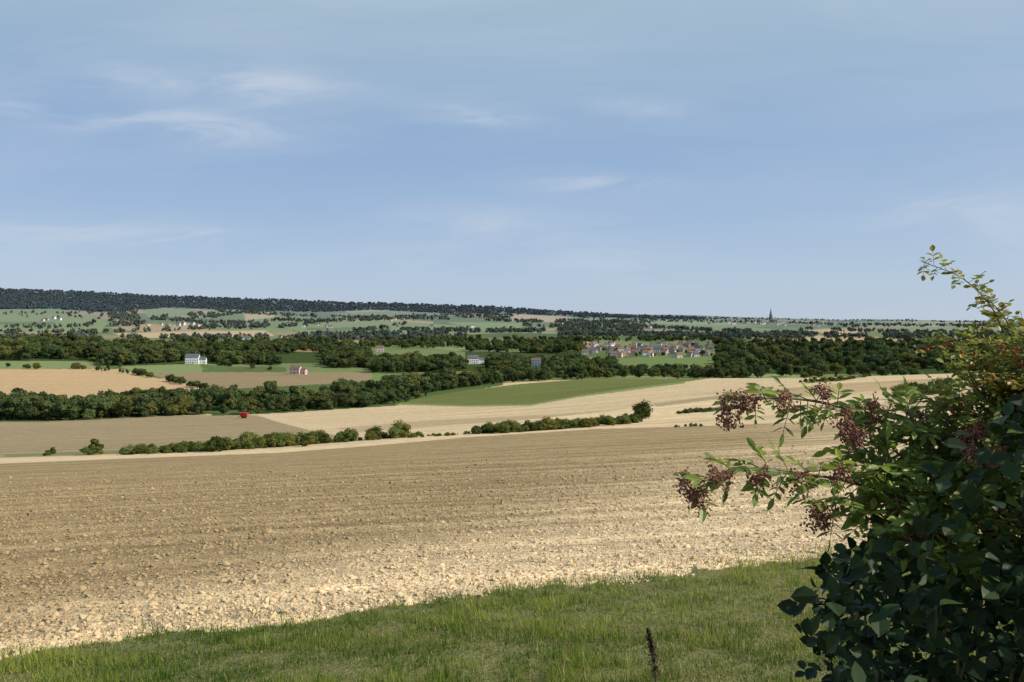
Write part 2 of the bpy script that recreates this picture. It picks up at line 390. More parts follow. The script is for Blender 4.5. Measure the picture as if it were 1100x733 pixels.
for k,(H,Wd,b,nl,pt) in enumerate([(10,10,.4,17,0),(10,8.5,.4,14,.1),(10,12,.4,20,0),(10,6,.5,13,.6),(10,9.5,.4,15,.3),(10,7.5,.4,15,0),(10,13,.4,19,.2)]):
    tree_proto('tree_kind_%d'%k,40+k,H,Wd,b,nl,1500,.75,M_leafA,cA,pt)
for k,(H,Wd,b,nl,pt) in enumerate([(10,10,.5,9,0),(10,8,.5,8,.6),(10,12,.5,11,0)]):
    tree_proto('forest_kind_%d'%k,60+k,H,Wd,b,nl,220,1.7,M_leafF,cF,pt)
for k,(H,Wd,b,nl,pt) in enumerate([(10,14,.5,9,0),(10,12,.5,8,0),(10,16,.5,11,0)]):
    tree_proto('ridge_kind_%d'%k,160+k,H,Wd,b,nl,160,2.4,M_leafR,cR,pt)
for k,(H,Wd,b,nl) in enumerate([(10,13,0,12),(10,10,0,10),(10,18,0,16)]):
    tree_proto('shrub_kind_%d'%k,80+k,H,Wd,b,nl,1300,.85,M_leafH,cH)
def scatter_poly(P,n,dmin,dmax,r):
    P=np.array(P,float); u0,v0=P.min(0); u1,v1=P.max(0); out=[]
    while len(out)<n:
        u=r.uniform(u0,u1,n*3); v=r.uniform(v0,v1,n*3); k=inpoly(u,v,[tuple(p) for p in P])
        if not k.any(): break
        got=0
        for uu,vv in zip(u[k],v[k]):
            d=find_d(uu,vv,dmin,dmax)
            if d is not None: out.append((uu,d)); got+=1
            if len(out)>=n: break
        if got==0: break
    return np.array(out).reshape(-1,2)
def line(P,n,jit,dmin,dmax,r,gaps=True):
    P=np.array(P,float); t=np.sort(r.uniform(0,1,n)); s=np.concatenate([[0],np.cumsum(np.abs(np.diff(P[:,0]))+.01)]); s/=s[-1]
    u=np.interp(t,s,P[:,0])
    if gaps: gap=vnoise(u/14.,u*0+P[0,1]*3.3,4); kk=gap>.28; u=u[kk]; t=t[kk]
    v=np.interp(t,s,P[:,1])+r.normal(size=len(u))*jit; out=[]
    for uu,vv in zip(u,v):
        d=find_d(uu,vv,dmin,dmax)
        if d is not None: out.append((uu,d))
    return np.array(out).reshape(-1,2)
r=np.random.default_rng(11)
# open yards kept clear of trees round the big farmhouses (image column, distance, half width)
YARDS=[(u_,find_d(u_,v_,700,1600) or 1000,hw) for u_,v_,hw in [(511,391,13),(576,394,10),(213,391,17),(318,402,12)]]
class Bag:
    def __init__(s): s.p=[];s.h=[]
    def add(s,ud,h0,h1):
        if len(ud):
            ok=np.ones(len(ud),bool)
            for u_,d_,hw in YARDS: ok&=~((np.abs(ud[:,0]-u_)<hw)&(ud[:,1]>d_*.70)&(ud[:,1]<d_+14))
            ud=ud[ok]
            if not len(ud): return
            s.p.append(world(ud[:,0],ud[:,1])); s.h.append(r.uniform(h0,h1,len(ud))*np.where(r.random(len(ud))<.12,1.3,1))
    def build(s,name,coll,k,lo=.85,hi=1.2):
        p=np.concatenate(s.p); h=np.concatenate(s.h); n=len(p); p[:,2]-=.15
        w=h*r.uniform(lo,hi,n); s3=np.stack([w,w*r.uniform(.8,1.2,n),h],1)/10
        return gn_scatter(name,p,r.uniform(0,6.28,n),s3,r.integers(0,k,n),coll)
B=Bag()
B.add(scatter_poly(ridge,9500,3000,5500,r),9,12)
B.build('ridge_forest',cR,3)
B=Bag()
for P,n in [([(-250,343),(60,341),(110,340)],60),([(100,347),(118,338),(150,342),(200,345),(230,350)],220),([(225,341),(262,336),(300,334)],120),
  ([(-250,357),(110,358),(200,354),(300,352)],300),([(290,344),(340,346),(430,343),(480,342)],260),([(300,352),(330,349)],60),([(430,355),(520,357),(620,356)],300),
  ([(470,343),(540,345),(610,347),(700,347)],380),([(600,345),(700,345),(760,346),(850,347.5),(950,350),(1100,351),(1280,352)],560),([(610,350),(700,352),(800,358),(900,361)],400),
  ([(840,358),(870,354),(940,357),(1050,359),(1280,359)],300),([(620,360),(760,361),(860,363),(960,362),(1280,362)],400),([(330,361),(420,360),(480,359)],160),
  ([(760,342.5),(830,343),(920,344),(1050,346),(1280,347.5)],550),([(355,341),(400,342),(480,339)],150),([(130,364),(300,364),(330,363)],160),([(620,342),(760,344)],150),
  ([(5,352),(60,352),(100,350)],40),([(150,349),(180,340)],35),([(330,348),(360,345)],30),([(380,357),(420,352),(440,347)],45),([(870,349),(930,352)],45),([(-250,338),(100,337)],80),([(230,334),(290,338),(340,341)],120),([(560,350),(640,353)],90)]:
    B.add(line(P,n,.7,1500,9000,r),8,13)
for P,n in [([(115,336),(150,335),(150,352),(118,350)],170),([(600,344),(690,346),(690,362),(600,362)],460),([(480,336),(560,338),(540,344),(480,341)],200),([(690,358),(860,360),(860,365),(690,365)],300),([(950,359),(1280,360),(1280,365),(950,365)],380),
   ([(330,363),(500,361),(500,366),(330,368)],200),([(-250,362),(110,362),(110,367),(-250,367)],330),([(220,346),(290,346),(290,352),(220,353)],120),([(200,337),(230,336),(235,342),(205,342)],60)]:
    B.add(scatter_poly(P,n,1500,6000,r),8,13)
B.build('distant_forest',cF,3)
B=Bag()
for P,n,h0,h1 in [([(-250,368),(110,368),(120,386),(90,387),(-250,387)],760,9,19),([(110,371),(215,373),(205,388),(130,393),(100,386)],360,9,18),
   ([(215,371),(300,369),(400,372),(395,378),(215,384)],330,8,16),([(225,386),(290,384),(300,393),(225,391)],110,8,14),([(345,380),(395,378),(400,396),(350,397)],170,8,15),
   ([(400,368),(500,366),(500,374),(400,375)],170,8,13),([(500,368),(625,366),(628,378),(590,381),(500,378)],260,8,15),([(400,391),(500,391),(610,391),(660,392),(660,399),(400,402)],450,8,15),
   ([(770,370),(1280,369),(1280,397),(980,397),(770,396)],950,9,18),([(625,364),(770,364),(770,367),(625,368)],110,7,10),([(770,380),(800,380),(800,401),(770,401)],60,9,13)]:
    B.add(scatter_poly(P,n,750,2400,r),h0,h1)
ud=np.stack([r.uniform(625,765,60),np.zeros(60)],1)
for k in range(60): ud[k,1]=find_d(ud[k,0],r.uniform(369,384),900,2400) or 1500
B.add(ud,5,8)
for P,n in [([(5,396),(95,397),(150,403),(228,421)],60),([(95,388),(130,394)],18),([(215,391),(300,399)],16),([(0,372),(95,370)],40),([(662,398),(720,397),(775,398)],30)]:
    B.add(line(P,n,.5,500,1500,r),3,7)
B.build('valley_woods',cA,7,.7,1.25)
B=Bag()
B.add(scatter_poly([(-250,456),(5,456),(100,452),(200,446.5),(270,444),(300,439),(400,430),(432,425),(400,421),(300,429),(200,434),(100,438),(-250,441)],480,372,640,r),3.5,11.5)
B.add(scatter_poly([(255,446),(300,444),(400,437),(430,433.5),(460,426),(432,424),(400,430),(300,438)],150,372,640,r),3,8)
B.add(scatter_poly([(400,431),(432,426),(500,417),(560,411),(640,407),(640,403),(560,406),(480,412),(400,421)],230,440,900,r),5,12.5)
ud=np.stack([r.uniform(540,800,160),r.uniform(760,930,160)],1); B.add(ud,6,12)
ud=np.stack([r.uniform(800,1280,120),r.uniform(800,960,120)],1); B.add(ud,7,14)
B.build('tree_belt',cA,7,.7,1.25)
B=Bag()
for u,v,h in [(58,489,1.7),(52,490,1.3),(99,488.5,2.4),(93,489,1.6),(104,489,1.6),(371,474,2.6),(366,475,1.9),(376,474.5,1.9),(403,472,2.3),(398,473,1.6),(430,470,3.0),(436,470,2.0),(424,471,2.0),(450,469,1.2),(691,450,3.9),(687,451,2.8),(696,450,2.5),(672,453,2.0)]:
    d=find_d(u,v,90,420); 
    if d: B.add(np.array([[u,d]]),h,h)
for P,n,j,h0,h1 in [([(130,488),(220,484.5)],110,.6,.5,1.5),([(225,484),(290,480),(350,476)],170,.8,.6,2.2),([(350,476),(450,469)],45,.5,.4,1.2),([(510,466),(580,462),(640,457),(690,453)],220,.7,.7,1.9),
   ([(450,470),(510,466)],26,.4,.3,.8),([(725,445),(800,438)],40,.5,.6,1.3),([(715,459),(760,458)],8,.4,.4,.7),([(860,411),(900,409),(935,404)],40,.5,1.,2.2),([(965,428),(985,424),(1030,420)],30,1,2.0,4)]:
    B.add(line(P,n,j,110,640,r,False),h0,h1)
B.build('field_hedge',cH,3)
# ------------------------------------------------------------------ clods on the ploughed field
cC=bpy.data.collections.new('clod_kinds')
t_=NT('dry_clod'); oi=t_.a('ShaderNodeObjectInfo').outputs['Random']; tn=t_.attr('tone','Fac','INSTANCER')
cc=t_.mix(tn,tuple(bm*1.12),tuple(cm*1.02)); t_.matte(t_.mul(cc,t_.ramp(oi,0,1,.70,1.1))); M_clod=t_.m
for k in range(5):
    rr=np.random.default_rng(200+k); v=I2[0].copy(); 
    for ax in rand_unit(rr,9):
        h=rr.uniform(.55,.85); dd=v@ax; v-=np.where(dd>h,dd-h,0)[:,None]*ax
    v*=(1+.10*rr.normal(size=(len(v),1)))*np.array([1,rr.uniform(.65,1),rr.uniform(.5,.75)])
    link('clod_%d'%k,np_mesh('clod_%d'%k,v,np.array(I2[1]).ravel(),np.full(len(I2[1]),3),[M_clod]),coll=cC)
n=180000; uc=r.uniform(-190,1290,n); dc=np.exp(r.uniform(math.log(6.2),math.log(70),n))
xc=(uc-550)/F*dc; vc=image_row(uc,dc); vedge=edge_v(uc,xc,dc)
keep=(vc<vedge-r.exponential(3,n)+3)&(vnoise(xc*.9,dc*.9,21)*.7+vnoise(xc*.12,(dc-xc*.2)*1.1,22)*.35+r.random(n)*.8>.50)&(r.random(n)>np.clip((dc-20)/60,0,1)**.7)
uc,dc,xc,vc=uc[keep],dc[keep],xc[keep],vc[keep]; n=len(uc); P=world(uc,dc)
sz=np.clip(r.lognormal(math.log(.012),.6,n),.006,.06)*np.clip(dc/12,1,3.)**.55; P[:,2]+=sz*.1
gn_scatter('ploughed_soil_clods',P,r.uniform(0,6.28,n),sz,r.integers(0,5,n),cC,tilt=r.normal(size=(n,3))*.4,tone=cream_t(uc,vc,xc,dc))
# ------------------------------------------------------------------ grass bank
n=250000; ug=r.uniform(-190,1290,n); dg=np.exp(r.uniform(math.log(2.6),math.log(13),n)); xg=(ug-550)/F*dg
vg=image_row(ug,dg); vedge=edge_v(ug,xg,dg)
cl=vnoise(xg*2.4,dg*2.4,31)*.4+vnoise(xg*6,dg*6,32)*.6; cl2=vnoise(xg*.8,dg*.8,33)*.5+vnoise(xg*2.7,dg*2.7,36)*.5
keep=(vg>vedge-r.exponential(5,n)+1)&(cl+r.random(n)*.42>.52)
ug,dg,xg,cl,cl2=ug[keep],dg[keep],xg[keep],cl[keep],cl2[keep]; n=len(ug); P=world(ug,dg)
az=r.uniform(0,6.28,n); lean=np.abs(r.normal(size=n))*.85+.1
yd=np.stack([np.cos(az)*lean,np.sin(az)*lean,np.ones(n)],1); R=frames(yd,r.uniform(-.6,.6,n))
hgt=(.022+.24*np.clip(cl-.15,0,1)**2.0)*r.uniform(.5,1.4,n)*(.45+.9*cl2); wid=r.uniform(.0035,.0095,n)*(dg/7)**.6
tv=[(-.5,0,0),(.5,0,0),(.42,.5,.06),(-.42,.5,.06),(0,1,.34)]
Vv,Ll,Ss=batch(tv,[[0,1,2,3],[3,2,4]],R,P,np.stack([wid,hgt,hgt],1))
gr1=np.array([.085,.145,.024]); gr2=np.array([.29,.315,.062]); dry=np.array([.48,.37,.175])
q=np.clip(r.normal(.40,.26,n)+(cl2-.5)*1.9,0,1)[:,None]; cg=gr1*(1-q)+gr2*q
cr_=np.clip((ug-500)/350,0,1)*.16
dm=(r.random(n)<(.05+cr_+.6*np.clip(.55-cl,0,1)))[:,None]; cg=np.where(dm,dry*r.uniform(.55,1.05,(n,1)),cg)
M_grass=leafmat('grass_blades',(.1,.15,.03),(.1,.15,.03),.35,.6,False,.2,True,matte=True)
link('grass',np_mesh('grass',Vv,Ll,Ss,[M_grass],None,np.repeat(cg,5,0)))
# ------------------------------------------------------------------ buildings
def wallmat(n,c): return plain(n,c,.85,.08,.8)
MW={'white':wallmat('white_render',(.80,.79,.75)),'cream':wallmat('cream_render',(.65,.58,.46)),'brick':wallmat('red_brick',(.38,.23,.17)),'grey':wallmat('grey_stone',(.42,.40,.36)),'pink':wallmat('pink_render',(.72,.52,.44))}
MR={'brown':plain('brown_roof_tile',(.19,.125,.10),.8,.2,1),'slate':plain('slate_roof',(.12,.125,.135),.6,.15,1),'red':plain('red_roof_tile',(.30,.15,.105),.8,.2,1)}
M_glass=plain('window_glass',(.04,.05,.06),.15,.1,1); M_frame=plain('window_frame',(.7,.7,.68),.6,.05,1)
def box(parts,x0,x1,y0,y1,z0,z1,m):
    v=np.array([(x0,y0,z0),(x1,y0,z0),(x1,y1,z0),(x0,y1,z0),(x0,y0,z1),(x1,y0,z1),(x1,y1,z1),(x0,y1,z1)],float)
    f=[0,3,2,1,4,5,6,7,0,1,5,4,1,2,6,5,2,3,7,6,3,0,4,7]; parts.append((v,np.array(f),np.full(6,4),m))
def gable(parts,x0,x1,y0,y1,z,h,over,mw,mr):
    ym=(y0+y1)/2
    for x in (x0,x1): parts.append((np.array([(x,y0,z),(x,y1,z),(x,ym,z+h)],float),np.array([0,1,2]),np.array([3]),mw))
    e=over; t=.22; k=h/((y1-y0)/2)
    for s,ye in ((1,y0-e),(-1,y1+e)):
        zl=z-e*k+.05
        v=np.array([(x0-e,ye,zl),(x1+e,ye,zl),(x1+e,ym,z+h+.05),(x0-e,ym,z+h+.05)]); w=v+np.array([0,0,t])
        vv=np.vstack([v,w]); f=[0,1,2,3,4,5,6,7,0,1,5,4,1,2,6,5,3,0,4,7]
        parts.append((vv,np.array(f),np.full(5,4),mr))
def house_parts(parts,ox,oy,L_,Wd,H,RH,storeys,n,mw=0,mr=1):
    x0,x1,y0,y1=ox-L_/2,ox+L_/2,oy-Wd/2,oy+Wd/2
    box(parts,x0,x1,y0,y1,-2.0,H,mw); gable(parts,x0,x1,y0,y1,H,RH,.4,mw,mr)
    for s in range(storeys):
        zc=.9+s*2.8
        for i in range(n):
            xc=x0+(i+.5)*L_/n
            for yy,sg in ((y0,-1),(y1,1)):
                if s==0 and i==n//2: box(parts,xc-.55,xc+.55,*sorted((yy-sg*.1,yy+sg*.05)),0,2.1,2)
                else:
                    box(parts,xc-.6,xc+.6,*sorted((yy-sg*.1,yy+sg*.05)),zc,zc+1.4,3); box(parts,xc-.5,xc+.5,*sorted((yy-sg*.1,yy+sg*.08)),zc+.1,zc+1.3,2)
        for xx,sg in ((x0,-1),(x1,1)):
            for yc in (oy-Wd*.2,oy+Wd*.2): box(parts,*sorted((xx-sg*.1,xx+sg*.06)),yc-.5,yc+.5,zc,zc+1.3,2)
    box(parts,x0+L_*.2-.4,x0+L_*.2+.4,oy-.4,oy+.4,H+RH*.6,H+RH+1.0,mr)
def put(name,parts,mats,u,d,rot,dz=0):
    Vv,Ll,Ss,Mm=merge(parts); o=link(name,np_mesh(name,Vv,Ll,Ss,mats,Mm)); o.location=Vector(world(np.array([float(u)]),np.array([float(d)]))[0])+Vector((0,0,dz)); o.rotation_euler=(0,0,rot); return o
hr=np.random.default_rng(77)
def house(name,u,v,dmin,dmax,wall,roof,L_,Wd,H,RH,st,n,rot,wing=False):
    d=find_d(u,v,dmin,dmax)
    if d is None: return
    p=[]; house_parts(p,0,0,L_,Wd,H,RH,st,n)
    if wing: house_parts(p,L_*.5+L_*.25+.1,1.0,L_*.5,Wd*.7,H*.65,RH*.7,1,2)
    return put(name,p,[MW[wall],MR[roof],M_glass,M_frame],u,d,rot,.3)
house('white_farmhouse',207,391,700,1600,'white','slate',16,10,8,4,2,6,.15,True)
house('pink_house',318,402,700,1600,'pink','brown',11,8,5.5,3,2,3,-.2,True)
house('white_manor',508,391,700,1600,'white','slate',15,11,8,3.5,3,6,.2,True)
house('white_cottage',576,394,700,1600,'white','brown',12,8,8,3,2,3,-.1)
house('white_cottage',296,376,700,2600,'white','brown',14,8,8,3,2,3,.1)
house('white_cottage',408,378,700,2600,'cream','brown',14,8,7,3,2,3,.1)
for i in range(84):
    u=hr.uniform(622,765); v=hr.uniform(371,386)-(u-622)*.01
    if u<650 and v>383: v-=4
    w=hr.choice(['white','cream','white','brick','cream','grey','white']); ro=hr.choice(['brown','brown','red','slate','brown','red'])
    house('village_house',u,v,1000,2400,w,ro,hr.uniform(7,12),hr.uniform(6,8),hr.uniform(4,5.5),hr.uniform(3,4),1 if hr.random()<.4 else 2,int(hr.integers(2,5)),hr.uniform(-.8,.8),hr.random()<.25)
for cu,cv,su_,sv_,nn_,nm in [(50,344,18,1.6,5,'farm'),(198,350,26,1.5,11,'hamlet'),(330,352,30,1.5,6,'hamlet'),(400,345,40,1.2,6,'hamlet'),(490,352,25,1,4,'farm'),(620,349,18,1,6,'farm'),(800,348,45,1.3,26,'town'),(880,350,30,1,10,'town'),(962,373,8,1,4,'farm'),(700,352,30,1,6,'farm'),(275,366,40,1.2,5,'farm'),(120,345,30,2,2,'farm')]:
    for i in range(nn_):
        house(nm+'_house',cu+hr.normal()*su_*.6,cv+hr.normal()*sv_*.6,1500,6500,hr.choice(['white','cream','cream','grey']),hr.choice(['slate','brown','brown']),hr.uniform(10,17),hr.uniform(8,10),hr.uniform(5,7),hr.uniform(3,4.5),2,3,hr.uniform(-.7,.7))
# church with spire
p=[]; box(p,-5,5,-5,5,-4,38,0)
sp=np.array([(-5.6,-5.6,38),(5.6,-5.6,38),(5.6,5.6,38),(-5.6,5.6,38),(-3.4,-3.4,46),(3.4,-3.4,46),(3.4,3.4,46),(-3.4,3.4,46),(0,0,74)],float)
p.append((sp,np.array([0,1,5,4,1,2,6,5,2,3,7,6,3,0,4,7,4,5,8,5,6,8,6,7,8,7,4,8]),np.array([4]*4+[3]*4),1))
box(p,-.2,.2,-.2,.2,73,78,2); box(p,-1.2,1.2,-.15,.15,75.5,76,2)
box(p,5,34,-8,8,-4,15,0); gable(p,5,34,-8,8,15,10,.4,0,1)
for sx_ in (-2,2):
    for sy in (-5,5): box(p,sx_-.8,sx_+.8,*sorted((sy*.98,sy*1.02)),26,33,2)
for xx in (9,15,21,27): box(p,xx-.8,xx+.8,-8.12,-7.9,4,12,2); box(p,xx-.8,xx+.8,7.9,8.12,4,12,2)
o=put('church',p,[plain('church_stone',(.13,.12,.12),.9,.1,.3),MR['slate'],M_glass],828,4600,.4,0); o.scale=(1.15,1.15,1.15)
# red grain trailer at the field edge
M_red=plain('red_paint',(.50,.035,.04),.5,.1,1); M_tyre=plain('tyre',(.02,.02,.02),.9,.1,4); M_steel=plain('steel',(.25,.25,.26),.4,.1,3,.6)
p=[]
hb=np.array([(-2.0,-1.0,1.1),(2.0,-1.0,1.1),(2.0,1.0,1.1),(-2.0,1.0,1.1),(-2.1,-1.15,2.9),(2.1,-1.15,2.9),(2.1,1.15,2.9),(-2.1,1.15,2.9)],float)
p.append((hb,np.array([0,3,2,1,4,5,6,7,0,1,5,4,1,2,6,5,2,3,7,6,3,0,4,7]),np.full(6,4),0))
box(p,-2.2,2.2,-1.25,-1.17,2.75,2.95,0)
for x in (-1.9,-.65,.65,1.9): box(p,x-.06,x+.06,-1.2,-1.02,1.2,2.7,0)
box(p,-2.0,2.0,-.5,-.3,.8,1.09,2); box(p,-2.0,2.0,.3,.5,.8,1.09,2); box(p,-3.6,-2.01,-.1,.1,.75,.95,2); box(p,-3.3,-3.2,-.06,.06,-.2,.74,2)
for x in (-.75,.75):
    for y in (-1.0,1.0):
        a=np.arange(16)/16*2*np.pi; ring=lambda yy,rr:np.stack([x+rr*np.cos(a),np.full(16,yy),.5+rr*np.sin(a)],1)
        v=np.vstack([ring(y-.18,.5),ring(y+.18,.5)]); f=[];s=[]
        for j in range(16): f+=[j,(j+1)%16,16+(j+1)%16,16+j]; s.append(4)
        f+=list(range(16))+list(range(16,32)); s+=[16,16]; p.append((v,np.array(f),np.array(s),1))
        v=np.vstack([ring(y-.2,.24),ring(y+.2,.24)]); p.append((v,np.array(f),np.array(s),0))
o=put('red_farm_trailer',p,[M_red,M_tyre,M_steel],262,find_d(262,449.5,250,420),.0); o.scale=(.8,.8,.9)
# ------------------------------------------------------------------ foreground shrubs
elder_leaf=[(0,0,0),(.13,.22,.03),(.20,.48,.045),(.13,.78,.02),(0,1,-.05),(-.13,.78,.02),(-.20,.48,.045),(-.13,.22,.03),(0,.25,-.01),(0,.5,-.015),(0,.78,-.02)]
elf=[[0,1,8],[1,2,9,8],[2,3,10,9],[3,4,10],[0,8,7],[8,9,6,7],[9,10,5,6],[10,4,5]]
round_leaf=[(x*1.75,y,z*1.6) for x,y,z in elder_leaf]
M_elder=leafmat('elder_leaves',(0,0,0),(0,0,0),.42,.42,False,.35,True)
M_dark=leafmat('shrub_leaves',(0,0,0),(0,0,0),.12,.5,False,.18,True)
M_rose=leafmat('rose_leaves',(0,0,0),(0,0,0),.4,.45,False,.3,True)
M_stem=plain('green_brown_stem',(.16,.13,.06),.7,.25,20); M_stemr=plain('red_stalk',(.32,.13,.10),.6,.2,20)
tb=NT('elderberries'); oi=tb.noise(45,1); tb.base(tb.mix(tb.ramp(oi,.38,.6),(.12,.035,.03),(.38,.17,.09))); tb.b.inputs['Roughness'].default_value=.4; tb.b.inputs['Specular IOR Level'].default_value=.35; M_berry=tb.m
fr=np.random.default_rng(5)
def empty(name,loc):
    e=bpy.data.objects.new(name,None); scene.collection.objects.link(e); e.empty_display_size=.2; return e
E=empty('elderberry_bush',(0,0,0))
stems=[];lp=[];ldir=[];lsz=[];lup=[];lcol=[];bp=[];bstem=[]
def norm(v): return v/np.linalg.norm(v)
def compound(p,dirn,ln,tone):
    dirn=norm(dirn); side=norm(np.cross(dirn,[0,0,1.])); pts=[]
    for k in range(5):
        t=k/4; pts.append(p+dirn*ln*t+np.array([0,0,-.22*ln*t*t]))
    stems.append(tube(pts,[.0018,.0016,.0014,.0012,.001],4))
    pts=np.array(pts)
    for t in (.38,.62,.85):
        q=np.array([np.interp(t,np.linspace(0,1,5),pts[:,c]) for c in range(3)])
        for s in (-1,1):
            dd=norm(side*s+dirn*.55+np.array([0,0,fr.uniform(-.45,.1)])); lp.append(q);ldir.append(dd);lsz.append(ln*fr.uniform(.48,.62));lcol.append(tone*fr.uniform(.75,1.25)); lup.append(np.array([fr.normal()*.45+.3,fr.normal()*.45-.4,1]))
    lp.append(pts[-1]);ldir.append(norm(pts[-1]-pts[-2]));lsz.append(ln*fr.uniform(.52,.66));lcol.append(tone*fr.uniform(.75,1.25)); lup.append(np.array([fr.normal()*.4+.3,fr.normal()*.4-.4,1]))
def umbel(p,dirn,R,nb):
    dirn=norm(dirn); 
    for i in range(9):
        e=p+ (norm(dirn+rand_unit(fr,1)[0]*.9))*R*fr.uniform(.5,1.0)
        bstem.append(tube([p,(p+e)/2+np.array([0,0,.006]),e],[.0013,.001,.0008],4))
        for j in range(nb//9):
            b=e+rand_unit(fr,1)[0]*R*.45*fr.uniform(.2,1)+np.array([0,0,-.01]); bp.append(b)
            if fr.random()<.6: bstem.append(tube([e,b],[.0006,.0005],3))
gcol=np.array([.155,.225,.045])
def elder_branch(P,r0,spacing,tipumbel=True,leaf=.13,start=.25,umb=()):
    path=smoothpath([at(*q) for q in P],8); n=len(path); stems.append(tube(path,np.linspace(r0,.002,n),6))
    seg=np.linalg.norm(np.diff(path,axis=0),axis=1); s=np.concatenate([[0],np.cumsum(seg)]); Ltot=s[-1]; x=start*Ltot; k=0
    while x<Ltot:
        p=np.array([np.interp(x,s,path[:,c]) for c in range(3)]); i=min(n-2,np.searchsorted(s,x)); tdir=norm(path[i+1]-path[max(i-1,0)])
        side=norm(np.cross(tdir,rand_unit(fr,1)[0])); up=np.array([0,0,1.])
        for sg in (-1,1):
            if fr.random()<.95: compound(p,side*sg+up*fr.uniform(-.35,.3)+tdir*.6,leaf*fr.uniform(.6,1.1),gcol*fr.uniform(.7,1.35)+np.array([.07,.035,0])*fr.random())
        x+=spacing*fr.uniform(.8,1.2); k+=1
    if tipumbel:
        for _ in range(4): umbel(path[-1]+rand_unit(fr,1)[0]*.025,path[-1]-path[-3]+np.array([0,0,-.02])+rand_unit(fr,1)[0]*.03,.05,63)
    for t in umb:
        x=t*Ltot; p=np.array([np.interp(x,s,path[:,c]) for c in range(3)]); e=p+np.array([fr.uniform(-.05,.01),fr.uniform(-.07,-.02),fr.uniform(-.03,.04)])
        bstem.append(tube([p,e],[.002,.0015],4)); umbel(e,e-p+np.array([0,0,-.01]),.045,63); umbel(e,rand_unit(fr,1)[0],.035,45)
elder_branch([(1150,620,2.9),(1060,540,2.75),(1000,482,2.6),(940,450,2.5),(880,432,2.42),(825,428,2.38),(790,436,2.36)],.009,.031,True,.086,.15,(.6,.7,.78,.84,.9,.96))
elder_branch([(1150,700,2.8),(1050,600,2.6),(980,545,2.45),(920,520,2.35),(850,507,2.28),(800,504,2.25),(748,520,2.22)],.008,.031,True,.084,.15,(.5,.62,.72,.8,.88,.95))
elder_branch([(1120,600,2.9),(1050,510,2.7),(1010,470,2.6),(965,446,2.55),(920,444,2.5)],.007,.042,True,.095,.15,(.6,.8))
elder_branch([(1130,640,2.7),(1030,560,2.5),(970,535,2.4),(915,536,2.3),(885,546,2.3)],.006,.04,True,.085,.2,(.6,.8))
elder_branch([(1150,600,2.8),(1080,500,2.7),(1040,455,2.6),(1000,430,2.55),(985,430,2.5)],.006,.05,False,.10,.2,(.7,))
elder_branch([(1180,560,2.7),(1110,480,2.65),(1075,430,2.6),(1050,415,2.6)],.006,.05,False,.10,.2,(.8,))
elder_branch([(1100,640,2.5),(1010,575,2.35),(970,560,2.25),(945,575,2.2)],.005,.05,False,.09,.2,(.8,))
for (u0,v0,d0) in [(945,470,2.4),(950,500,2.35),(985,470,2.4),(960,528,2.3),(1000,515,2.3),(1030,480,2.35),(1010,450,2.4),(930,500,2.35),(1050,460,2.35),(990,545,2.25),(925,550,2.3),(1060,440,2.4),(1035,505,2.3),(1020,530,2.2),(1060,490,2.25),(975,445,2.4),(1000,570,2.15),(915,470,2.4)]:
    elder_branch([(u0+60,v0+60,d0+.15),(u0+25,v0+22,d0+.05),(u0,v0,d0)],.004,.036,fr.random()<.35,.095,.3)
Vv,Ll,Ss,_=merge([(*s,0) for s in stems]); link('branches',np_mesh('elder_branches',Vv,Ll,Ss,[M_stem],None,None,True),E)
lp=np.array(lp);ldir=np.array(ldir);lup=np.array(lup);lsz=np.array(lsz)
Vv,Ll,Ss=batch(elder_leaf,elf,frames(ldir,fr.normal(size=len(lp))*.35,lup),lp,lsz); link('leaves',np_mesh('elder_leaflets',Vv,Ll,Ss,[M_elder],None,np.repeat(np.array(lcol),11,0)),E)
bp=np.array(bp); Vv,Ll,Ss=batch(I1[0],I1[1],np.tile(np.eye(3),(len(bp),1,1)),bp,fr.uniform(.0025,.0040,len(bp))); link('berries',np_mesh('elder_berries',Vv,Ll,Ss,[M_berry],None,None,True),E)
Vv,Ll,Ss,_=merge([(*s,0) for s in bstem]); link('berry_stalks',np_mesh('berry_stalks',Vv,Ll,Ss,[M_stemr]),E)
# dark dense shrub (fills the lower right and continues out of view; unseen part raised to shade it)
E=empty('dogwood_shrub',(0,0,0))
n=44000; px=fr.uniform(.7,3.8,n); py=fr.uniform(1.9,3.5,n); pz=fr.uniform(-2.2,1.2,n)  # pz relative to the eye
side=px/py; hgt_=pz/py      # slope of the shrub's outline, rising to the right
SL=np.array([.35,.37,.38,.375,.40,.43,.475,.51,.55,.595,.65,.76,.92,1.3,2.2]); SH=np.array([-.50,-.45,-.39,-.34,-.305,-.295,-.27,-.24,-.19,-.14,-.095,-.04,.08,.25,.30])
lowL=np.interp(hgt_,SH[:14],SL[:14])+(vnoise(py*4+7,pz*6+20,72)-.5)*.055+(vnoise(py*9,pz*13+40,73)-.5)*.035
k=(side>lowL)&(hgt_<.30+(vnoise(px*3,py*3,74)-.5)*.1)
px,py,pz=px[k],py[k],pz[k]
pos=np.stack([px,py,pz+EYE],1); n=len(pos)
dirs=rand_unit(fr,n)*.8+np.array([-.5,-.35,-.15]); R=frames(dirs,fr.normal(size=n)*.5,np.tile([-.3,-.2,1.],(n,1))+fr.normal(size=(n,3))*.4)
dc_=np.array([.026,.046,.013])*fr.uniform(.5,1.4,(n,1))
Vv,Ll,Ss=batch(round_leaf,elf,R,pos,fr.uniform(.035,.072,n)); link('leaves',np_mesh('dogwood_leaves',Vv,Ll,Ss,[M_dark],None,np.repeat(dc_,11,0)),E)
st=[]
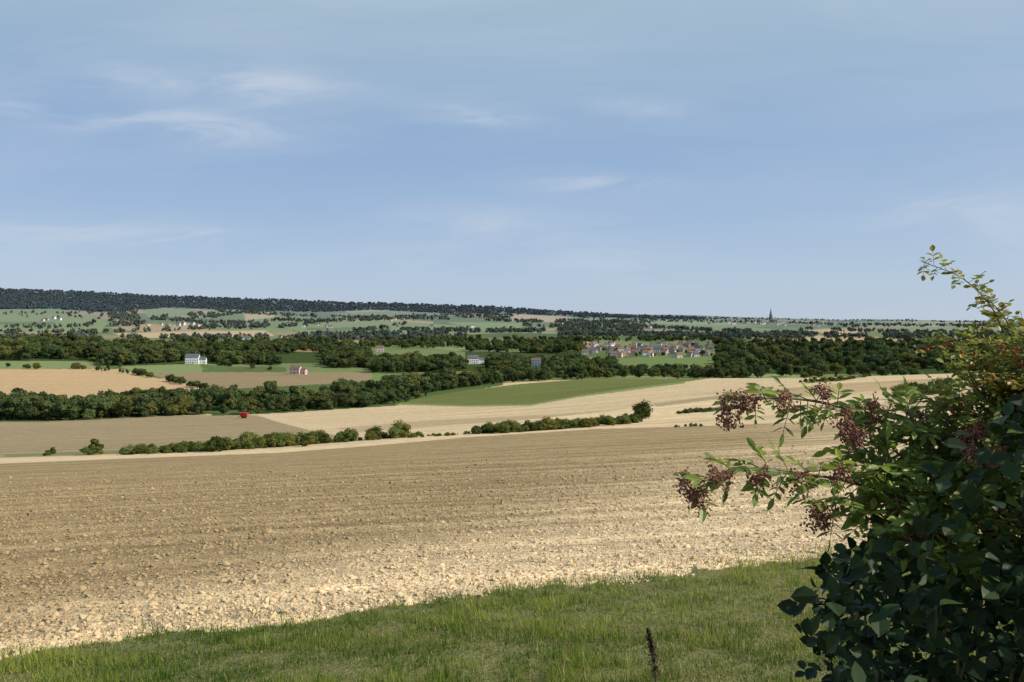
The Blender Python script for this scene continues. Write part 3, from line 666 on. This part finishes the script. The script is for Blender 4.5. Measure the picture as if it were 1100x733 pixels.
for i in range(60):
    x=fr.uniform(1.25,3.3); y=fr.uniform(2.1,3.0); gz=float(zg(np.array([550+F*x/y]),np.array([y]))[0]); tx=x-fr.uniform(-.1,.1); h=EYE-1.0+max(0,x-1.2)*.5
    st.append((*tube(smoothpath([(x+.1,y,gz-.05),(x,y+.05,gz+.6),(tx,y-.05,h)],5),np.linspace(.012,.003,11)),0))
Vv,Ll,Ss,_=merge(st); link('stems',np_mesh('dogwood_stems',Vv,Ll,Ss,[M_stem],None,None,True),E)
# wild rose with arching shoots and hips above the shrub
E=empty('wild_rose_shrub',(0,0,0)); st=[];lp=[];ld=[];ls=[];lc=[];hp=[]
def shoot(P,r0,sp,leaf,hips=.0):
    path=smoothpath([at(*q) for q in P],7); n=len(path); st.append((*tube(path,np.linspace(r0,.0012,n),5),0))
    seg=np.linalg.norm(np.diff(path,axis=0),axis=1); s=np.concatenate([[0],np.cumsum(seg)]); x=.05*s[-1]
    while x<s[-1]:
        p=np.array([np.interp(x,s,path[:,c]) for c in range(3)]); dd=norm(rand_unit(fr,1)[0]+np.array([-.2,0,.35]))
        ln=leaf*fr.uniform(.6,1.2); side=norm(np.cross(dd,[0,0,1.])); st.append((*tube([p,p+dd*ln],[.0009,.0006],3),0)); tone=np.array([.22,.24,.045])*fr.uniform(.6,1.35)+np.array([.08,.0,0])*(fr.random()<.2)
        for t in (.4,.7,1.0):
            q=p+dd*ln*t
            for sg in ((-1,1) if t<1 else (0,)): lp.append(q);ld.append(norm(side*sg+dd*.6));ls.append(ln*.5*fr.uniform(.8,1.2));lc.append(tone)
        if fr.random()<hips: hp.append(p+np.array([fr.normal()*.012,fr.normal()*.012,-.01]))
        x+=sp*fr.uniform(.7,1.3)
shoot([(1150,520,2.7),(1110,440,2.7),(1085,380,2.65),(1068,335,2.6),(1035,300,2.55),(990,281,2.5)],.004,.012,.045)
shoot([(1120,420,2.7),(1095,370,2.65),(1078,340,2.6),(1060,320,2.55)],.003,.014,.042)
shoot([(1150,470,2.7),(1110,410,2.7),(1080,370,2.7),(1030,365,2.6),(985,374,2.55)],.004,.010,.04,.2)
shoot([(1160,470,2.7),(1120,400,2.7),(1098,360,2.7),(1070,345,2.65),(1048,352,2.6)],.004,.012,.04,.2)
for i in range(46):
    u0=fr.uniform(1000,1150); v0=fr.uniform(352,425)+max(0,1060-u0)*.45; shoot([(u0+60,v0+80,2.6),(u0+25,v0+30,2.5),(u0,v0,2.42+fr.uniform(-.15,.15))],.003,.014,.042,.14)
Vv,Ll,Ss,_=merge(st); link('stems',np_mesh('rose_stems',Vv,Ll,Ss,[M_stem]),E)
lp=np.array(lp); Vv,Ll,Ss=batch(round_leaf,elf,frames(np.array(ld),fr.normal(size=len(lp))*.5),lp,np.array(ls)); link('leaves',np_mesh('rose_leaves',Vv,Ll,Ss,[M_rose],None,np.repeat(np.array(lc),11,0)),E)
hp=np.array(hp); Vv,Ll,Ss=batch(I2[0]*[1,1,1.25],I2[1],np.tile(np.eye(3),(len(hp),1,1)),hp,np.full(len(hp),.0055)); link('rose_hips',np_mesh('rose_hips',Vv,Ll,Ss,[plain('rose_hip_red',(.45,.08,.03),.35,.1,30)],None,None,True),E)
# dead dock stalk in the grass
E=empty('dock_weed',(0,0,0)); d0=5.25; b=world(np.array([705.]),np.array([d0]))[0]; tpz=at(696,675,d0)
path=smoothpath([b,b*.5+np.array(tpz)*.5+np.array([.01,0,0]),np.array(tpz)],6); M_dock=plain('dead_dock',(.06,.035,.022),.9,.3,40)
pr=[(*tube(path,np.linspace(.005,.002,len(path)),5),0)]
k=900; t=fr.random(k)**.8; wob=.5+1.1*np.abs(np.sin(t*17)); c=np.array([np.interp(.2+.8*t,np.linspace(0,1,len(path)),path[:,q]) for q in range(3)]).T+fr.normal(size=(k,3))*np.array([.015,.015,.01])*((1.25-t)*wob)[:,None]
pr.append((*batch(round_leaf,elf,frames(rand_unit(fr,k)),c,fr.uniform(.008,.018,k)),0)); Vv,Ll,Ss,_=merge(pr); link('seed_stalk',np_mesh('seed_stalk',Vv,Ll,Ss,[M_dock]),E)
k=7; pr=batch(round_leaf,elf,frames(np.stack([np.cos(np.arange(k)*.9),np.sin(np.arange(k)*.9),np.full(k,.5)],1)),np.tile(b,(k,1)),fr.uniform(.05,.08,k)); link('basal_leaves',np_mesh('basal_leaves',*pr,[M_dark],None,np.tile([.10,.15,.04],(k*11,1))),E)
# ------------------------------------------------------------------ sky, sun, camera
SEL=math.radians(37); SAZ=math.radians(98)   # azimuth clockwise from the view direction
w=bpy.data.worlds.new('World'); scene.world=w; w.use_nodes=True; wt=w.node_tree; wn=wt.nodes; wl=wt.links; bg=wn['Background']
sky=wn.new('ShaderNodeTexSky'); sky.sky_type='NISHITA'; sky.sun_disc=False; sky.sun_elevation=SEL; sky.sun_rotation=SAZ; sky.air_density=1.0; sky.dust_density=.6; sky.ozone_density=1.5; sky.altitude=200
tc=wn.new('ShaderNodeTexCoord'); sx=wn.new('ShaderNodeSeparateXYZ'); wl.new(tc.outputs['Generated'],sx.inputs[0])
def M(op,a,b=0.,c=None):
    n=wn.new('ShaderNodeMath'); n.operation=op
    for i,x in enumerate((a,b,c)):
        if x is None: continue
        if hasattr(x,'links'): wl.new(x,n.inputs[i])
        else: n.inputs[i].default_value=x
    return n.outputs[0]
yy=M('MAXIMUM',sx.outputs[1],.05); A=M('DIVIDE',sx.outputs[0],yy); EL=M('DIVIDE',sx.outputs[2],yy)
cmb=wn.new('ShaderNodeCombineXYZ'); wl.new(M('ADD',M('MULTIPLY',A,1.0),M('MULTIPLY',EL,.9)),cmb.inputs[0]); wl.new(M('SUBTRACT',M('MULTIPLY',EL,5.5),M('MULTIPLY',A,.35)),cmb.inputs[1])
def wnoise(s,dt,off,dist=0):
    n=wn.new('ShaderNodeTexNoise'); n.inputs['Scale'].default_value=s; n.inputs['Detail'].default_value=dt; n.inputs['Roughness'].default_value=.6; n.inputs['Distortion'].default_value=dist
    ad=wn.new('ShaderNodeVectorMath'); ad.operation='ADD'; ad.inputs[1].default_value=(off,off*.7,0); wl.new(cmb.outputs[0],ad.inputs[0]); wl.new(ad.outputs[0],n.inputs['Vector']); return n.outputs['Fac']
def mr(x,a,b,lo=0.,hi=1.):
    n=wn.new('ShaderNodeMapRange'); n.interpolation_type='SMOOTHSTEP'; n.inputs['From Min'].default_value=a; n.inputs['From Max'].default_value=b; n.inputs['To Min'].default_value=lo; n.inputs['To Max'].default_value=hi; wl.new(x,n.inputs['Value']); return n.outputs[0]
def wmix(f,a,b):
    n=wn.new('ShaderNodeMix'); n.data_type='RGBA'
    for key,x in ((0,f),(6,a),(7,b)):
        if hasattr(x,'links'): wl.new(x,n.inputs[key])
        else: n.inputs[key].default_value=x if key==0 else (*x,1)
    return n.outputs[2]
# thin summer haze: brightens and whitens the clear-sky model toward the horizon and in a high veil
cr=wn.new('ShaderNodeValToRGB'); wl.new(M('MULTIPLY',sx.outputs[2],2.0),cr.inputs[0]); e=cr.color_ramp.elements
KS=10.0   # ramp colours are display-linear radiance, rescaled for background strength 0.10
e[0].position=0.0; e[0].color=(.49,.59,.73,1); e[1].position=1.0; e[1].color=(.25,.40,.60,1)
for p_,c_ in [(.12,(.43,.555,.735,1)),(.26,(.345,.485,.705,1)),(.42,(.29,.435,.665,1)),(.60,(.34,.48,.65,1)),(.74,(.39,.53,.65,1))]:
    x=e.new(p_); x.color=c_
hzc=wn.new('ShaderNodeVectorMath'); hzc.operation='SCALE'; wl.new(cr.outputs[0],hzc.inputs[0]); hzc.inputs['Scale'].default_value=KS
base=wmix(.88,sky.outputs[0],hzc.outputs[0])
base=wmix(mr(A,.0,.8,0.,.25),base,(4.6,5.7,6.9))
streak=mr(wnoise(4.5,6,3.1,.8),.33,.74)
tot=None
for (u0,v0,su0,sv0,am) in [(300,95,60,12,.75),(200,133,80,10,.65),(40,115,60,12,.7),(240,145,60,8,.5),(150,85,80,14,.45),(515,125,50,8,.5),(640,197,70,8,.5),(205,252,55,9,.7),(90,250,70,8,.5),(690,118,50,8,.5),(520,240,90,10,.4),(650,280,90,20,.45),(1030,232,90,16,.5),(480,280,50,12,.4),(10,270,40,12,.5)]:
    a0=(u0-550)/F; e0=(HZ-v0)/F
    q=M('ADD',M('POWER',M('ABSOLUTE',M('DIVIDE',M('SUBTRACT',A,a0),su0/F)),2.),M('POWER',M('ABSOLUTE',M('DIVIDE',M('SUBTRACT',M('SUBTRACT',EL,e0),M('MULTIPLY',M('SUBTRACT',A,a0),-.07)),sv0*1.3/F)),2.))
    gz=M('MULTIPLY',M('EXPONENT',M('MULTIPLY',q,-.7)),am); tot=gz if tot is None else M('ADD',tot,gz)
cl=M('MULTIPLY',tot,streak); veil=M('MULTIPLY',mr(wnoise(1.6,5,9.,.5),.40,.72),.18)
cl=M('MINIMUM',M('MULTIPLY',M('ADD',cl,veil),mr(sx.outputs[1],.0,.3)),.8)
wl.new(wmix(cl,base,(6.0,6.7,7.6)),bg.inputs['Color']); bg.inputs['Strength'].default_value=.10
sd=bpy.data.lights.new('sun','SUN'); sd.energy=5.0; sd.angle=math.radians(.5); sd.color=(1,.93,.81); so=bpy.data.objects.new('sun',sd); scene.collection.objects.link(so)
dv=Vector((math.sin(SAZ)*math.cos(SEL),math.cos(SAZ)*math.cos(SEL),math.sin(SEL))); so.rotation_euler=dv.to_track_quat('Z','Y').to_euler(); so.location=(20,-10,40)
cam=bpy.data.cameras.new('camera'); co=bpy.data.objects.new('camera',cam); scene.collection.objects.link(co); co.location=(0,0,EYE); co.rotation_euler=(math.radians(90),0,0)
cam.sensor_width=36; cam.lens=36*F/1100; cam.shift_y=-26.5/1100; cam.clip_start=.05; cam.clip_end=40000
scene.camera=co
print('done')
